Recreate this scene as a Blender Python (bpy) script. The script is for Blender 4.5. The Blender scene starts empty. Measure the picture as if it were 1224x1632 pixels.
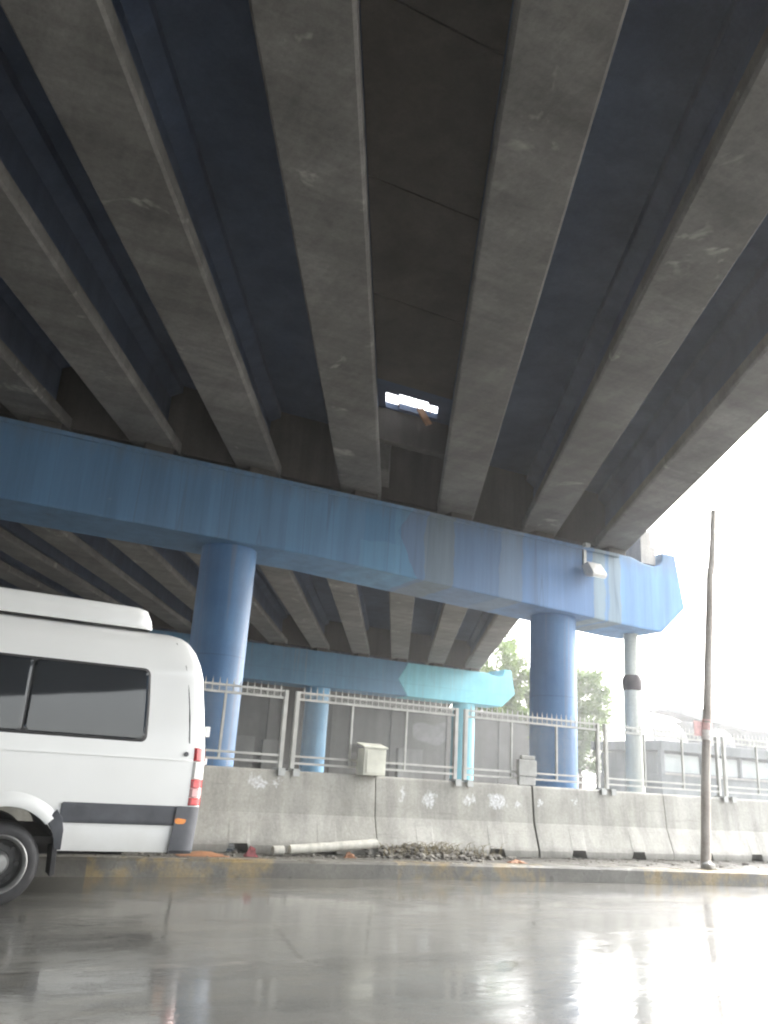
import bpy, bmesh, math, random
from mathutils import Vector, Matrix, noise

random.seed(7)
S = bpy.context.scene
C = S.collection
R = math.radians

# ------------------------------------------------------------------ helpers
class MB:
    """collects geometry, then links it as ONE mesh object"""
    def __init__(s):
        s.v = []; s.f = []; s.m = []
    def add(s, vs, fs, mi=0):
        o = len(s.v)
        s.v += [tuple(p) for p in vs]
        for f in fs:
            s.f.append([i + o for i in f]); s.m.append(mi)
    def box(s, a, b, mi=0):
        x0, y0, z0 = a; x1, y1, z1 = b
        s.add([(x0,y0,z0),(x1,y0,z0),(x1,y1,z0),(x0,y1,z0),(x0,y0,z1),(x1,y0,z1),(x1,y1,z1),(x0,y1,z1)],
              [(0,3,2,1),(4,5,6,7),(0,1,5,4),(1,2,6,5),(2,3,7,6),(3,0,4,7)], mi)
    def tube(s, p, q, r0, r1=None, n=10, mi=0, caps=True):
        r1 = r0 if r1 is None else r1
        p = Vector(p); q = Vector(q); d = (q-p).normalized()
        a = d.orthogonal().normalized(); b = d.cross(a)
        vs = []
        for c, r in ((p, r0), (q, r1)):
            for k in range(n):
                t = 2*math.pi*k/n
                vs.append(c + a*r*math.cos(t) + b*r*math.sin(t))
        fs = [(k, (k+1) % n, n+(k+1) % n, n+k) for k in range(n)]
        if caps: fs += [tuple(range(n))[::-1], tuple(range(n, 2*n))]
        s.add(vs, fs, mi)
    def poly_tube(s, pts, radii, n=10, mi=0):
        rings = []
        pts = [Vector(p) for p in pts]
        vs = []
        for i, p in enumerate(pts):
            d = (pts[min(i+1, len(pts)-1)] - pts[max(i-1, 0)]).normalized()
            a = Vector((1, 0, 0)) if abs(d.x) < .9 else Vector((0, 1, 0))
            a = (a - d*a.dot(d)).normalized(); b = d.cross(a)
            for k in range(n):
                t = 2*math.pi*k/n
                vs.append(p + (a*math.cos(t) + b*math.sin(t))*radii[i])
        fs = []
        for i in range(len(pts)-1):
            for k in range(n):
                fs.append((i*n+k, i*n+(k+1) % n, (i+1)*n+(k+1) % n, (i+1)*n+k))
        fs += [tuple(range(n))[::-1], tuple(range((len(pts)-1)*n, len(pts)*n))]
        s.add(vs, fs, mi)
    def lathe(s, c, axis, prof, n=40, mi=0):
        """prof: list of (distance along the axis, radius)"""
        d = Vector(axis).normalized(); a = d.orthogonal().normalized(); b = d.cross(a); c = Vector(c)
        vs = []
        for (h, r) in prof:
            for k in range(n):
                t = 2*math.pi*k/n
                vs.append(c + d*h + (a*math.cos(t) + b*math.sin(t))*r)
        fs = []
        for i in range(len(prof)-1):
            for k in range(n):
                fs.append((i*n+k, i*n+(k+1) % n, (i+1)*n+(k+1) % n, (i+1)*n+k))
        s.add(vs, fs, mi)
    def prism(s, pts, off, mi=0):
        """pts: 3-D outline; off: extrusion vector"""
        n = len(pts); off = Vector(off)
        vs = [Vector(p) for p in pts] + [Vector(p)+off for p in pts]
        fs = [tuple(range(n)), tuple(range(2*n-1, n-1, -1))]
        fs += [(i, n+i, n+(i+1) % n, (i+1) % n) for i in range(n)]
        s.add(vs, fs, mi)
    def build(s, name, mats, parent=None, loc=None, smooth=False, bevel=0, bevseg=2, angle=35):
        if not isinstance(mats, (list, tuple)): mats = [mats]
        org = Vector(loc) if loc is not None else (Vector(parent['_w']) if parent is not None else Vector((0,0,0)))
        me = bpy.data.meshes.new(name)
        me.from_pydata([Vector(p)-org for p in s.v], [], s.f)
        me.polygons.foreach_set('material_index', s.m)
        for m in mats: me.materials.append(m)
        bm = bmesh.new(); bm.from_mesh(me)
        bmesh.ops.recalc_face_normals(bm, faces=bm.faces)
        if bevel:
            es = [e for e in bm.edges if len(e.link_faces) == 2 and e.calc_face_angle(0) > R(25)]
            bmesh.ops.bevel(bm, geom=es, offset=bevel, segments=bevseg, affect='EDGES', profile=.6, clamp_overlap=True)
        if smooth:
            for f in bm.faces: f.smooth = True
            for e in bm.edges:
                if len(e.link_faces) == 2 and e.calc_face_angle(0) > R(angle): e.smooth = False
        bm.to_mesh(me); bm.free()
        o = bpy.data.objects.new(name, me); C.objects.link(o)
        if parent is not None:
            o.parent = parent
            o.location = org - Vector(parent['_w'])
            o['_w'] = tuple(org)
        else:
            o.location = org; o['_w'] = tuple(org)
        return o

def thing(name, label, cat, loc=(0,0,0), group=None):
    o = bpy.data.objects.new(name, None); C.objects.link(o)
    o.empty_display_size = .2
    o.location = loc; o['_w'] = tuple(loc)
    o['label'] = label; o['category'] = cat
    if group: o['group'] = group
    return o
def tag(o, label, cat, group=None, kind=None):
    o['label'] = label; o['category'] = cat
    if group: o['group'] = group
    if kind: o['kind'] = kind
    return o
def struct(o, label, cat):
    o['kind'] = 'structure'; o['label'] = label; o['category'] = cat; return o
def dup(root, loc, label, group=None):
    r = root.copy(); C.objects.link(r); r.location = loc; r['_w'] = tuple(loc); r['label'] = label
    if group: r['group'] = group
    for ch in list(root.children):
        c = ch.copy(); C.objects.link(c); c.parent = r
        for g in ch.children:
            d = g.copy(); C.objects.link(d); d.parent = c
    return r

# ------------------------------------------------------------------ materials
class NT:
    def __init__(s, name):
        s.m = bpy.data.materials.new(name); s.m.use_nodes = True
        s.t = s.m.node_tree; s.n = s.t.nodes; s.l = s.t.links
        s.b = s.n['Principled BSDF']
    def new(s, typ, **kw):
        x = s.n.new(typ)
        for k, v in kw.items(): setattr(x, k, v)
        return x
    def link(s, a, b): s.l.new(a, b)
    def pos(s): return s.new('ShaderNodeNewGeometry').outputs['Position']
    def obj(s): return s.new('ShaderNodeTexCoord').outputs['Object']
    def scale(s, vec, sc):
        m = s.new('ShaderNodeMapping'); m.inputs['Scale'].default_value = sc; s.link(vec, m.inputs['Vector']); return m.outputs[0]
    def noise(s, vec, sc=1, det=4, rough=.55, dist=0):
        n = s.new('ShaderNodeTexNoise'); n.inputs['Scale'].default_value = sc; n.inputs['Detail'].default_value = det
        n.inputs['Roughness'].default_value = rough; n.inputs['Distortion'].default_value = dist
        if vec is not None: s.link(vec, n.inputs['Vector'])
        return n.outputs['Fac']
    def ramp(s, fac, stops, interp='LINEAR'):
        r = s.new('ShaderNodeValToRGB'); r.color_ramp.interpolation = interp
        e = r.color_ramp.elements
        while len(e) < len(stops): e.new(.5)
        for k, (p, c) in enumerate(stops):
            e[k].position = p
            e[k].color = (c, c, c, 1) if isinstance(c, (int, float)) else (*c, 1)
        s.link(fac, r.inputs[0]); return r.outputs[0]
    def mix(s, fac, a, b, mode='MIX'):
        m = s.new('ShaderNodeMix', data_type='RGBA', blend_type=mode)
        for sock, v in ((m.inputs[0], fac), (m.inputs[6], a), (m.inputs[7], b)):
            if isinstance(v, (int, float)): sock.default_value = v
            elif isinstance(v, tuple): sock.default_value = (*v, 1)
            else: s.link(v, sock)
        return m.outputs[2]
    def math(s, op, a, b=0.0, clamp=False):
        m = s.new('ShaderNodeMath', operation=op, use_clamp=clamp)
        for sock, v in ((m.inputs[0], a), (m.inputs[1], b)):
            if isinstance(v, (int, float)): sock.default_value = v
            else: s.link(v, sock)
        return m.outputs[0]
    def sep(s, vec):
        x = s.new('ShaderNodeSeparateXYZ'); s.link(vec, x.inputs[0]); return x.outputs
    def bump(s, h, st=.3, d=.02):
        b = s.new('ShaderNodeBump'); b.inputs['Strength'].default_value = st; b.inputs['Distance'].default_value = d
        s.link(h, b.inputs['Height']); s.link(b.outputs[0], s.b.inputs['Normal'])
    def set(s, col=None, rough=None, metal=None, spec=None):
        for k, v in (('Base Color', col), ('Roughness', rough), ('Metallic', metal), ('Specular IOR Level', spec)):
            if v is None: continue
            if isinstance(v, (int, float)): s.b.inputs[k].default_value = v
            elif isinstance(v, tuple): s.b.inputs[k].default_value = (*v, 1)
            else: s.link(v, s.b.inputs[k])
        return s.m

def plain(name, col, rough=.5, metal=0, var=.25, sc=6, bump=0, world=False):
    t = NT(name); p = t.pos() if world else t.obj()
    n = t.noise(p, sc, 5, .6)
    a = tuple(c*(1-var) for c in col); b = tuple(min(1, c*(1+var)) for c in col)
    c = t.ramp(n, [(.3, a), (.7, b)])
    if bump: t.bump(t.noise(p, sc*8, 4), bump, .01)
    return t.set(c, rough, metal)

def concrete(name, dark, mid, light, rough=.8, streak=.5, sc=1.0, bump=.25, world=True):
    t = NT(name); p = t.pos() if world else t.obj()
    big = t.noise(p, .55*sc, 6, .62, .4)
    col = t.ramp(big, [(.3, dark), (.5, mid), (.72, light)])
    st = t.noise(t.scale(p, (3.2*sc, 3.2*sc, .18*sc)), 1, 5, .65)
    col = t.mix(streak, col, t.ramp(st, [(.35, .35), (.62, 1.0)]), 'MULTIPLY')
    fine = t.noise(p, 22, 5, .7)
    col = t.mix(.5, col, t.ramp(fine, [(.3, .7), (.7, 1.15)]), 'MULTIPLY')
    t.bump(t.noise(p, 30, 6, .7), bump, .012)
    return t.set(col, rough)

M = {}
# girder concrete: stained bands along the beams, pale patches
t = NT('girder_concrete'); p = t.pos()
n1 = t.noise(p, .38, 6, .62, .4)
col = t.ramp(n1, [(.28, (.082,.078,.073)), (.5, (.122,.118,.111)), (.72, (.17,.165,.156))])
n4 = t.noise(t.scale(p, (.55, 2.6, 1)), 1.0, 5, .65)
col = t.mix(.65, col, t.ramp(n4, [(.36, .55), (.6, 1.05)]), 'MULTIPLY')             # damp bands across the beams
n5 = t.noise(t.scale(p, (3.2, .35, 1)), 1.0, 5, .65)
col = t.mix(.4, col, t.ramp(n5, [(.4, .6), (.58, 1.05)]), 'MULTIPLY')
n2 = t.noise(p, 1.25, 4, .6, .6)
col = t.mix(t.ramp(n2, [(.64, 0.0), (.70, .55)]), col, (.30,.29,.265))              # pale lime bloom
n6 = t.noise(p, .8, 6, .7, .3)
col = t.mix(t.ramp(n6, [(.60, 0.0), (.70, .6)]), col, (.07,.064,.056))              # soot and water stains
n3 = t.noise(p, 14, 5, .7)
col = t.mix(.7, col, t.ramp(n3, [(.3, .65), (.7, 1.15)]), 'MULTIPLY')
t.bump(n3, .4, .015)
M['girder'] = t.set(col, .85)
M['web'] = concrete('shade_tinted_web_concrete', (.042,.062,.110), (.058,.084,.145), (.078,.110,.182), .9, .4, .8)  # girder webs coloured dark blue to imitate the shade in the bays
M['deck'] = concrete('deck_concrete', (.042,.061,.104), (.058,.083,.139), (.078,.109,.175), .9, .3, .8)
M['plank'] = concrete('timber_formwork', (.052,.045,.037), (.072,.062,.052), (.10,.086,.071), .9, .3, .9)
M['diaphragm'] = concrete('diaphragm_concrete', (.048,.043,.037), (.068,.061,.053), (.092,.083,.072), .9, .5)
M['pale'] = concrete('bearing_concrete', (.30,.29,.27), (.42,.40,.37), (.55,.53,.5), .85, .5)

# painted pier cap: patchy blue paint of several ages, beige primer stripes
t = NT('pier_cap_paint'); p = t.pos(); x, y, z = t.sep(p)
wob = t.math('MULTIPLY', t.math('SUBTRACT', t.noise(p, 2.2, 5), .5), .22)
zz = t.math('ABSOLUTE', t.math('SUBTRACT', z, 6.05))
chev = t.math('MULTIPLY', zz, .55)
xs = t.math('ADD', t.math('ADD', x, wob), 0.0)
u = t.math('DIVIDE', t.math('ADD', xs, 13.0), 30.0)
def X(v): return (v+13)/30
stops = [(0.0, (0.075,0.155,0.247)), (X(3.3), (0.086,0.172,0.270)), (X(3.5), (0.081,0.167,0.265)), (X(4.9), (0.092,0.196,0.305)), (X(6.55), (0.057,0.184,0.305)),
         (X(7.35), (0.121,0.149,0.224)), (X(7.92), (0.172,0.149,0.121)), (X(8.65), (0.109,0.155,0.265)),
         (X(9.75), (0.186,0.204,0.262)), (X(10.35), (0.124,0.214,0.407)), (X(12.35), (0.304,0.297,0.255)), (X(12.75), (0.179,0.262,0.414)), (X(12.82), (0.297,0.290,0.255)), (X(13.25), (0.172,0.310,0.511))]
base = t.ramp(u, stops, 'CONSTANT')
base = t.mix(.42, base, (.115,.20,.315))
fan = t.math('LESS_THAN', t.math('SUBTRACT', t.math('ADD', xs, 0.0), chev), 7.32)     # tip of the paler blue repaint
rep = t.math('MULTIPLY', fan, t.math('GREATER_THAN', xs, 7.25))
base = t.mix(rep, base, (.10,.22,.34))
low = t.math('MULTIPLY', t.math('MULTIPLY', t.math('GREATER_THAN', xs, 6.5), t.math('LESS_THAN', xs, 7.4)), t.math('LESS_THAN', t.math('ADD', z, wob), 5.72))
base = t.mix(t.math('MULTIPLY', low, .45), base, (.125,.265,.38))
st = t.noise(t.scale(p, (2.4, 2.4, .12)), 1, 6, .7)
base = t.mix(.5, base, t.ramp(st, [(.34, .5), (.6, 1.1)]), 'MULTIPLY')
drip = t.noise(t.scale(p, (5, 5, .15)), 1, 4, .6); dz = t.math('ADD', t.math('SUBTRACT', z, 6.1), t.math('MULTIPLY', drip, .9))
base = t.mix(t.ramp(dz, [(.58, 0.0), (1.0, .5)]), base, (.11,.115,.115))
sp = t.noise(p, 5, 6, .7)
base = t.mix(t.ramp(sp, [(.66, 0.0), (.74, .45)]), base, (.30,.31,.30))
crack = t.noise(t.scale(p, (1.6, 1.6, .05)), 1, 2, .5)
base = t.mix(t.ramp(crack, [(.492, 0.0), (.5, .5), (.508, 0.0)]), base, (.07,.10,.14))
base = t.mix(1.0, base, (.78,.99,1.12), 'MULTIPLY')
t.bump(t.noise(p, 14, 5, .7), .25, .01)
M['cap'] = t.set(base, .62)

def paint(name, a, b, chip=(.3,.32,.33), rough=.5):
    t = NT(name); p = t.pos()
    n = t.noise(p, 1.3, 6, .65, .3)
    c = t.ramp(n, [(.3, a), (.7, b)])
    st = t.noise(t.scale(p, (4, 4, .2)), 1, 5, .65)
    c = t.mix(.4, c, t.ramp(st, [(.35, .62), (.6, 1.05)]), 'MULTIPLY')
    c = t.mix(t.ramp(t.noise(p, 7, 6, .75), [(.69, 0.0), (.75, .5)]), c, chip)
    z = t.sep(p)[2]
    jt = t.math('ABSOLUTE', t.math('SUBTRACT', t.math('FRACT', t.math('DIVIDE', t.math('ADD', z, .5), 2.44)), .5))
    c = t.mix(t.ramp(jt, [(.0, .5), (.006, 0.0)]), c, tuple(v*.45 for v in a))          # formwork joints
    dr = t.noise(t.scale(p, (7, 7, .22)), 1, 4, .6)
    c = t.mix(t.ramp(dr, [(.58, 0.0), (.70, .45)]), c, (.15,.155,.155))
    t.bump(t.noise(p, 16, 6, .75), .3, .012)
    return t.set(c, rough)
M['column'] = paint('blue_column_paint', (.048,.14,.30), (.068,.185,.37))
M['cap_far'] = paint('far_cap_blue', (.045,.145,.25), (.06,.185,.31))
M['cyan'] = paint('cyan_paint', (.10,.36,.45), (.14,.44,.52))
M['column_far'] = paint('far_column_blue', (.09,.25,.42), (.12,.31,.48))

# jersey barrier concrete with wet stains
t = NT('barrier_concrete'); p = t.pos(); x, y, z = t.sep(p)
n = t.noise(p, .9, 6, .65, .5)
c = t.ramp(n, [(.3, (.29,.285,.25)), (.5, (.385,.376,.338)), (.72, (.47,.46,.425))])
st = t.noise(t.scale(p, (2.6, 2.6, .25)), 1, 6, .7)
c = t.mix(.65, c, t.ramp(st, [(.35, .50), (.58, 1.0)]), 'MULTIPLY')
gr = t.math('ADD', z, t.math('MULTIPLY', t.noise(p, 3, 5, .7), .25))
c = t.mix(t.ramp(gr, [(.33, .75), (.50, 0.0)]), c, (.12,.115,.10))
wx = t.math('ADD', x, t.math('MULTIPLY', t.math('SUBTRACT', t.noise(p, 9, 5, .7), .5), .34)); wz = t.math('ADD', z, t.math('MULTIPLY', t.math('SUBTRACT', t.noise(t.scale(p, (11, 11, 4)), 1, 6, .75), .5), .40))
mask = None       # worn white paint daubs
for (cx, cz, rx, rz) in ((3.88, 1.10, .17, .08), (4.14, 1.08, .06, .05), (6.62, .97, .12, .13), (7.34, 1.0, .10, .06), (7.86, 1.0, .18, .13), (8.25, .95, .05, .06), (8.67, 1.0, .05, .05), (6.15, 1.02, .05, .12), (9.4, 1.05, .05, .04)):
    d = t.math('ADD', t.math('POWER', t.math('ABSOLUTE', t.math('DIVIDE', t.math('SUBTRACT', wx, cx), rx)), 2.0), t.math('POWER', t.math('ABSOLUTE', t.math('DIVIDE', t.math('SUBTRACT', wz, cz), rz)), 2.0))
    e = t.math('MULTIPLY', t.math('SUBTRACT', 1.1, d), 2.0, True)
    mask = e if mask is None else t.math('MAXIMUM', mask, e)
c = t.mix(t.math('MULTIPLY', mask, t.ramp(t.noise(p, 30, 4, .7), [(.38, .15), (.62, .85)])), c, (.72,.74,.76))
c = t.mix(.6, c, t.ramp(t.noise(p, 26, 6, .75), [(.3, .68), (.7, 1.15)]), 'MULTIPLY')
scf = t.noise(t.scale(p, (.8, 1, 14)), 1, 5, .7); c = t.mix(t.ramp(scf, [(.60, 0.0), (.72, .45)]), c, (.15,.145,.13))
t.bump(t.noise(p, 24, 6, .7), .35, .012)
M['barrier'] = t.set(c, .7)

# wet asphalt
t = NT('wet_asphalt'); p = t.pos(); x, y, z = t.sep(p)
n = t.noise(p, .3, 6, .62, .6)
c = t.ramp(n, [(.3, (.050,.051,.048)), (.7, (.088,.089,.083))])
c = t.mix(.8, c, t.ramp(t.noise(p, 75, 4, .8), [(.3, .5), (.7, 1.4)]), 'MULTIPLY')
dirt = t.noise(t.scale(p, (.5, 1.6, 1)), 1, 6, .7)
c = t.mix(t.ramp(dirt, [(.52, 0.0), (.7, .5)]), c, (.095,.088,.068))
gut = t.math('ADD', t.math('SUBTRACT', y, 9.1), t.math('MULTIPLY', t.noise(p, .9, 5, .7), 1.2))
c = t.mix(t.ramp(gut, [(.45, 0.0), (1.3, .5)]), c, (.085,.075,.055))
stripe = t.math('MULTIPLY', t.math('MULTIPLY', t.math('GREATER_THAN', y, 5.86), t.math('LESS_THAN', y, 5.97)), t.math('LESS_THAN', t.math('FRACT', t.math('DIVIDE', x, 5.7)), .45))
c = t.mix(t.math('MULTIPLY', stripe, t.ramp(t.noise(p, 5, 5, .7), [(.42, .0), (.65, .5)])), c, (.17,.165,.15))
vor = t.new('ShaderNodeTexVoronoi', feature='DISTANCE_TO_EDGE'); vor.inputs['Scale'].default_value = .33
wv = t.mix(.12, p, t.new('ShaderNodeTexNoise').outputs['Color']); t.link(wv, vor.inputs['Vector'])
crk = t.math('MULTIPLY', t.ramp(vor.outputs['Distance'], [(.0, 1.0), (.010, 0.0)]), t.ramp(t.noise(p, .5, 4), [(.5, 0.0), (.6, .8)]))
c = t.mix(crk, c, (.02,.02,.018))
trk = t.noise(t.scale(p, (.12, 1.5, 1)), 1, 5, .6); c = t.mix(.6, c, t.ramp(trk, [(.38, .55), (.62, 1.25)]), 'MULTIPLY')
film = t.noise(t.scale(p, (.5, .95, 1)), 1, 8, .68, .35)
puddle = t.ramp(film, [(.42, 1.0), (.66, 0.0)])
t.b.inputs['Coat IOR'].default_value = 1.4
t.link(t.ramp(film, [(.52, 1.0), (.64, .62)]), t.b.inputs['Coat Weight'])
t.link(t.ramp(film, [(.50, .02), (.66, .13)]), t.b.inputs['Coat Roughness'])
grain = t.math('ADD', t.math('MULTIPLY', t.noise(p, 42, 3, .6), .6), t.math('MULTIPLY', t.noise(t.scale(p, (9, 14, 1)), 1, 5, .7), .55))
rip = t.noise(t.scale(p, (5, 8, 1)), 1, 5, .6)
swell = t.noise(p, .8, 3, .5)
h = t.math('ADD', t.math('MULTIPLY', swell, .22), t.math('ADD', t.math('MULTIPLY', rip, .24), t.math('MULTIPLY', grain, t.ramp(film, [(.48, .06), (.62, .40)]))))
bn = t.new('ShaderNodeBump'); bn.inputs['Strength'].default_value = .22; bn.inputs['Distance'].default_value = .03
t.link(h, bn.inputs['Height']); t.link(bn.outputs[0], t.b.inputs['Coat Normal'])
b2 = t.new('ShaderNodeBump'); b2.inputs['Strength'].default_value = .4; b2.inputs['Distance'].default_value = .01
t.link(t.math('ADD', grain, t.noise(p, 110, 2, .6)), b2.inputs['Height']); t.link(b2.outputs[0], t.b.inputs['Normal'])
M['road'] = t.set(c, .5, spec=.2)

# kerb: worn yellow paint on grimy wet concrete
t = NT('kerb_concrete'); p = t.pos(); x, y, z = t.sep(p)
n = t.noise(p, 1.6, 6, .65)
c = t.ramp(n, [(.3, (.075,.072,.062)), (.7, (.14,.135,.115))])
blk = t.math('GREATER_THAN', t.math('FRACT', t.math('DIVIDE', x, 3.9)), .42)
chip = t.ramp(t.noise(t.scale(p, (1, 1, 1)), 2.6, 6, .7), [(.45, 0.0), (.6, .8)])
c = t.mix(t.math('MULTIPLY', blk, chip), c, (.24,.175,.075))
c = t.mix(.6, c, t.ramp(t.noise(p, 24, 5, .7), [(.3, .6), (.7, 1.15)]), 'MULTIPLY')
t.bump(t.noise(p, 18, 5, .7), .4, .015)
M['kerb'] = t.set(c, t.ramp(t.noise(p, 2, 5), [(.4, .2), (.65, .6)]))
t = NT('median_soil'); p = t.pos()
n = t.noise(p, 1.4, 6, .7, .4)
c = t.ramp(n, [(.3, (.05,.049,.045)), (.6, (.095,.09,.075)), (.8, (.15,.14,.12))])
c = t.mix(.7, c, t.ramp(t.noise(p, 40, 5, .75), [(.3, .55), (.7, 1.2)]), 'MULTIPLY')
t.bump(t.noise(p, 22, 6, .75), .7, .03)
M['median'] = t.set(c, t.ramp(t.noise(p, 1.7, 5), [(.4, .22), (.62, .75)]))
M['earth'] = plain('ground_earth', (.14,.135,.12), .8, 0, .4, .4, .3, True)

# van
t = NT('white_van_paint'); p = t.obj(); x, y, z = t.sep(p)
grime = t.ramp(t.math('ADD', z, t.math('MULTIPLY', t.noise(p, 2.2, 6, .7), .7)), [(.55, .5), (1.15, 0.0)])
c = t.mix(grime, t.ramp(t.noise(p, 1.2, 4), [(.3, (.74,.75,.74)), (.7, (.80,.81,.80))]), (.50,.48,.43))
t.b.inputs['Coat Weight'].default_value = .6; t.b.inputs['Coat Roughness'].default_value = .06
t.bump(t.noise(p, 3, 3), .02, .02)
M['van'] = t.set(c, .35)
M['trim'] = plain('dark_grey_plastic', (.075,.08,.092), .55, 0, .25, 5, .1)
M['under'] = plain('black_underbody', (.018,.018,.018), .9, 0, .3)
M['rubber'] = plain('tyre_rubber', (.028,.028,.030), .6, 0, .3, 14, .2)
M['rim'] = plain('dirty_steel_rim', (.30,.30,.295), .45, .55, .3, 10, .05)
M['rimdark'] = plain('dark_wheel_dish', (.085,.085,.085), .55, .3, .35, 10)
t = NT('tinted_glass'); t.set((.012,.015,.017), .03, 0, .5); t.b.inputs['Coat Weight'].default_value = .55; t.b.inputs['Coat Roughness'].default_value = .02
t.bump(t.noise(t.obj(), .9, 2), .03, .03); M['glass'] = t.m
M['gasket'] = plain('black_rubber_seal', (.02,.02,.022), .6)
def lens(name, col):
    t = NT(name); t.set(t.ramp(t.noise(t.obj(), 30, 3), [(.3, tuple(v*.8 for v in col)), (.7, col)]), .15)
    t.b.inputs['Coat Weight'].default_value = 1.0; t.b.inputs['Coat Roughness'].default_value = .05
    return t.m
M['red'] = lens('red_lamp_lens', (.55,.03,.035)); M['clear'] = lens('clear_lamp_lens', (.80,.78,.76)); M['amber'] = lens('amber_lamp_lens', (.85,.27,.02))
M['pinklens'] = lens('pale_pink_lamp_lens', (.62,.34,.34))

M['galv'] = plain('galvanised_steel', (.40,.41,.40), .5, .25, .18, 8, .05)
M['post'] = plain('painted_fence_steel', (.42,.42,.395), .55, .1, .18, 5, .05)
M['wire'] = plain('dull_wire', (.25,.26,.26), .55, .4, .15, 8)
M['pipe'] = concrete('pale_pipe_paint', (.55,.57,.51), (.66,.68,.62), (.74,.75,.70), .6, .5)
M['soot'] = plain('dark_collar', (.05,.04,.045), .7)
M['wood'] = concrete('weathered_pole_wood', (.34,.30,.26), (.46,.415,.365), (.56,.515,.46), .85, .5, 2.0, .5)
M['paper'] = plain('faded_pink_paper', (.62,.40,.38), .8, 0, .25, 16)
M['paperw'] = plain('faded_white_paper', (.66,.62,.58), .8, 0, .25, 16)
M['lampcase'] = plain('pale_lamp_casing', (.62,.62,.60), .5, .1, .12, 9)
M['lampglass'] = lens('lamp_glass', (.72,.73,.72))
M['boxpaint'] = plain('cream_cabinet_paint', (.60,.60,.52), .55, 0, .15, 4, .1)
M['block'] = concrete('pale_block', (.36,.36,.34), (.46,.46,.44), (.56,.56,.53), .85, .3, 3, .4)
M['rust'] = plain('rusty_steel', (.30,.13,.05), .8, .2, .4, 12, .3)
M['timber'] = plain('raw_board', (.24,.13,.07), .8, 0, .3, 8, .2)
M['log'] = concrete('pale_concrete_post', (.42,.41,.36), (.54,.53,.47), (.64,.63,.57), .8, .4, 3, .4)
M['redscrap'] = plain('red_plastic', (.24,.06,.065), .5, 0, .3, 9)
M['orangescrap'] = plain('orange_plastic', (.26,.12,.055), .55, 0, .3, 9)
M['blackrubber'] = M['rubber']
# background
def wallmat(name, a, b, c_, sc=.5):
    return concrete(name, a, b, c_, .85, .5, sc, .2)
M['farwall'] = wallmat('far_grey_wall', (.09,.086,.08), (.12,.116,.108), (.165,.16,.148))
M['farpanel'] = wallmat('far_pale_panel', (.15,.15,.145), (.19,.19,.18), (.24,.24,.23))
M['farpatch'] = plain('pale_wall_patch', (.145,.145,.142), .8, 0, .3, 2, 0, True)
M['station'] = wallmat('station_grey_cladding', (.11,.122,.13), (.14,.155,.163), (.18,.195,.20))
M['stationlow'] = wallmat('station_dark_plinth', (.13,.145,.15), (.17,.185,.19), (.22,.235,.24))
t = NT('pale_window_glass'); t.set(t.ramp(t.noise(t.pos(), .7, 4), [(.3, (.30,.34,.35)), (.7, (.46,.50,.49))]), .2); M['palewin'] = t.m
M['viaduct'] = wallmat('viaduct_concrete', (.085,.09,.095), (.11,.117,.122), (.145,.15,.155))
M['whitewall'] = wallmat('white_render', (.60,.60,.58), (.70,.70,.68), (.78,.78,.76))
M['darkwin'] = plain('dark_far_window', (.10,.11,.12), .2, 0, .3, 3)
M['mast'] = plain('dark_mast_steel', (.20,.21,.21), .6, .3, .2, 5)
M['bark'] = plain('tree_bark', (.12,.095,.07), .9, 0, .35, 5, .5)
def leaf(name, a, b):
    t = NT(name); c = t.ramp(t.noise(t.pos(), 1.1, 4, .7), [(.3, a), (.7, b)])
    t.set(c, .55)
    tr = t.new('ShaderNodeBsdfTranslucent'); mx = t.new('ShaderNodeMixShader'); mx.inputs[0].default_value = .35
    t.link(c, tr.inputs[0]); t.link(t.b.outputs[0], mx.inputs[1]); t.link(tr.outputs[0], mx.inputs[2])
    t.link(mx.outputs[0], t.n['Material Output'].inputs[0]); return t.m
M['leafa'] = leaf('olive_leaf', (.09,.15,.03), (.17,.24,.06))
M['leafb'] = leaf('deep_green_leaf', (.075,.135,.03), (.14,.205,.055))
M['weed'] = plain('dry_weed', (.20,.17,.10), .9, 0, .4, 6)
M['rubble'] = plain('grimy_rubble', (.15,.14,.12), .8, 0, .55, 7, .5)

# ------------------------------------------------------------------ camera (solved from the vanishing points of street and girders)
cam = bpy.data.cameras.new('camera'); co = bpy.data.objects.new('camera', cam); C.objects.link(co)
RM = Matrix(((0.8869682698621268, -0.1919341174127881, -0.42005783272159014),
             (-0.45802318932796193, -0.249032215115937, -0.8533450145587607),
             (0.05917808965848118, 0.9492861794039896, -0.30879394957956835)))
co.matrix_world = Matrix.Translation((0, 0, 1.25)) @ RM.to_4x4()
cam.sensor_fit = 'HORIZONTAL'; cam.sensor_width = 36; cam.lens = 36*1300/1224
cam.clip_start = .05; cam.clip_end = 2000
cam.dof.use_dof = True; cam.dof.focus_distance = 1.5; cam.dof.aperture_fstop = 11
S.camera = co

# ------------------------------------------------------------------ ground, road, kerb
def sheet(name, x0, y0, x1, y1, z, m, nx=1, ny=1):
    b = MB()
    b.add([(x0,y0,z),(x1,y0,z),(x1,y1,z),(x0,y1,z)], [(0,1,2,3)])
    return b.build(name, m)
struct(sheet('ground', -500, -500, 500, 500, -.012, M['earth']), 'bare grey ground stretching out beyond the road', 'ground')
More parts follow.
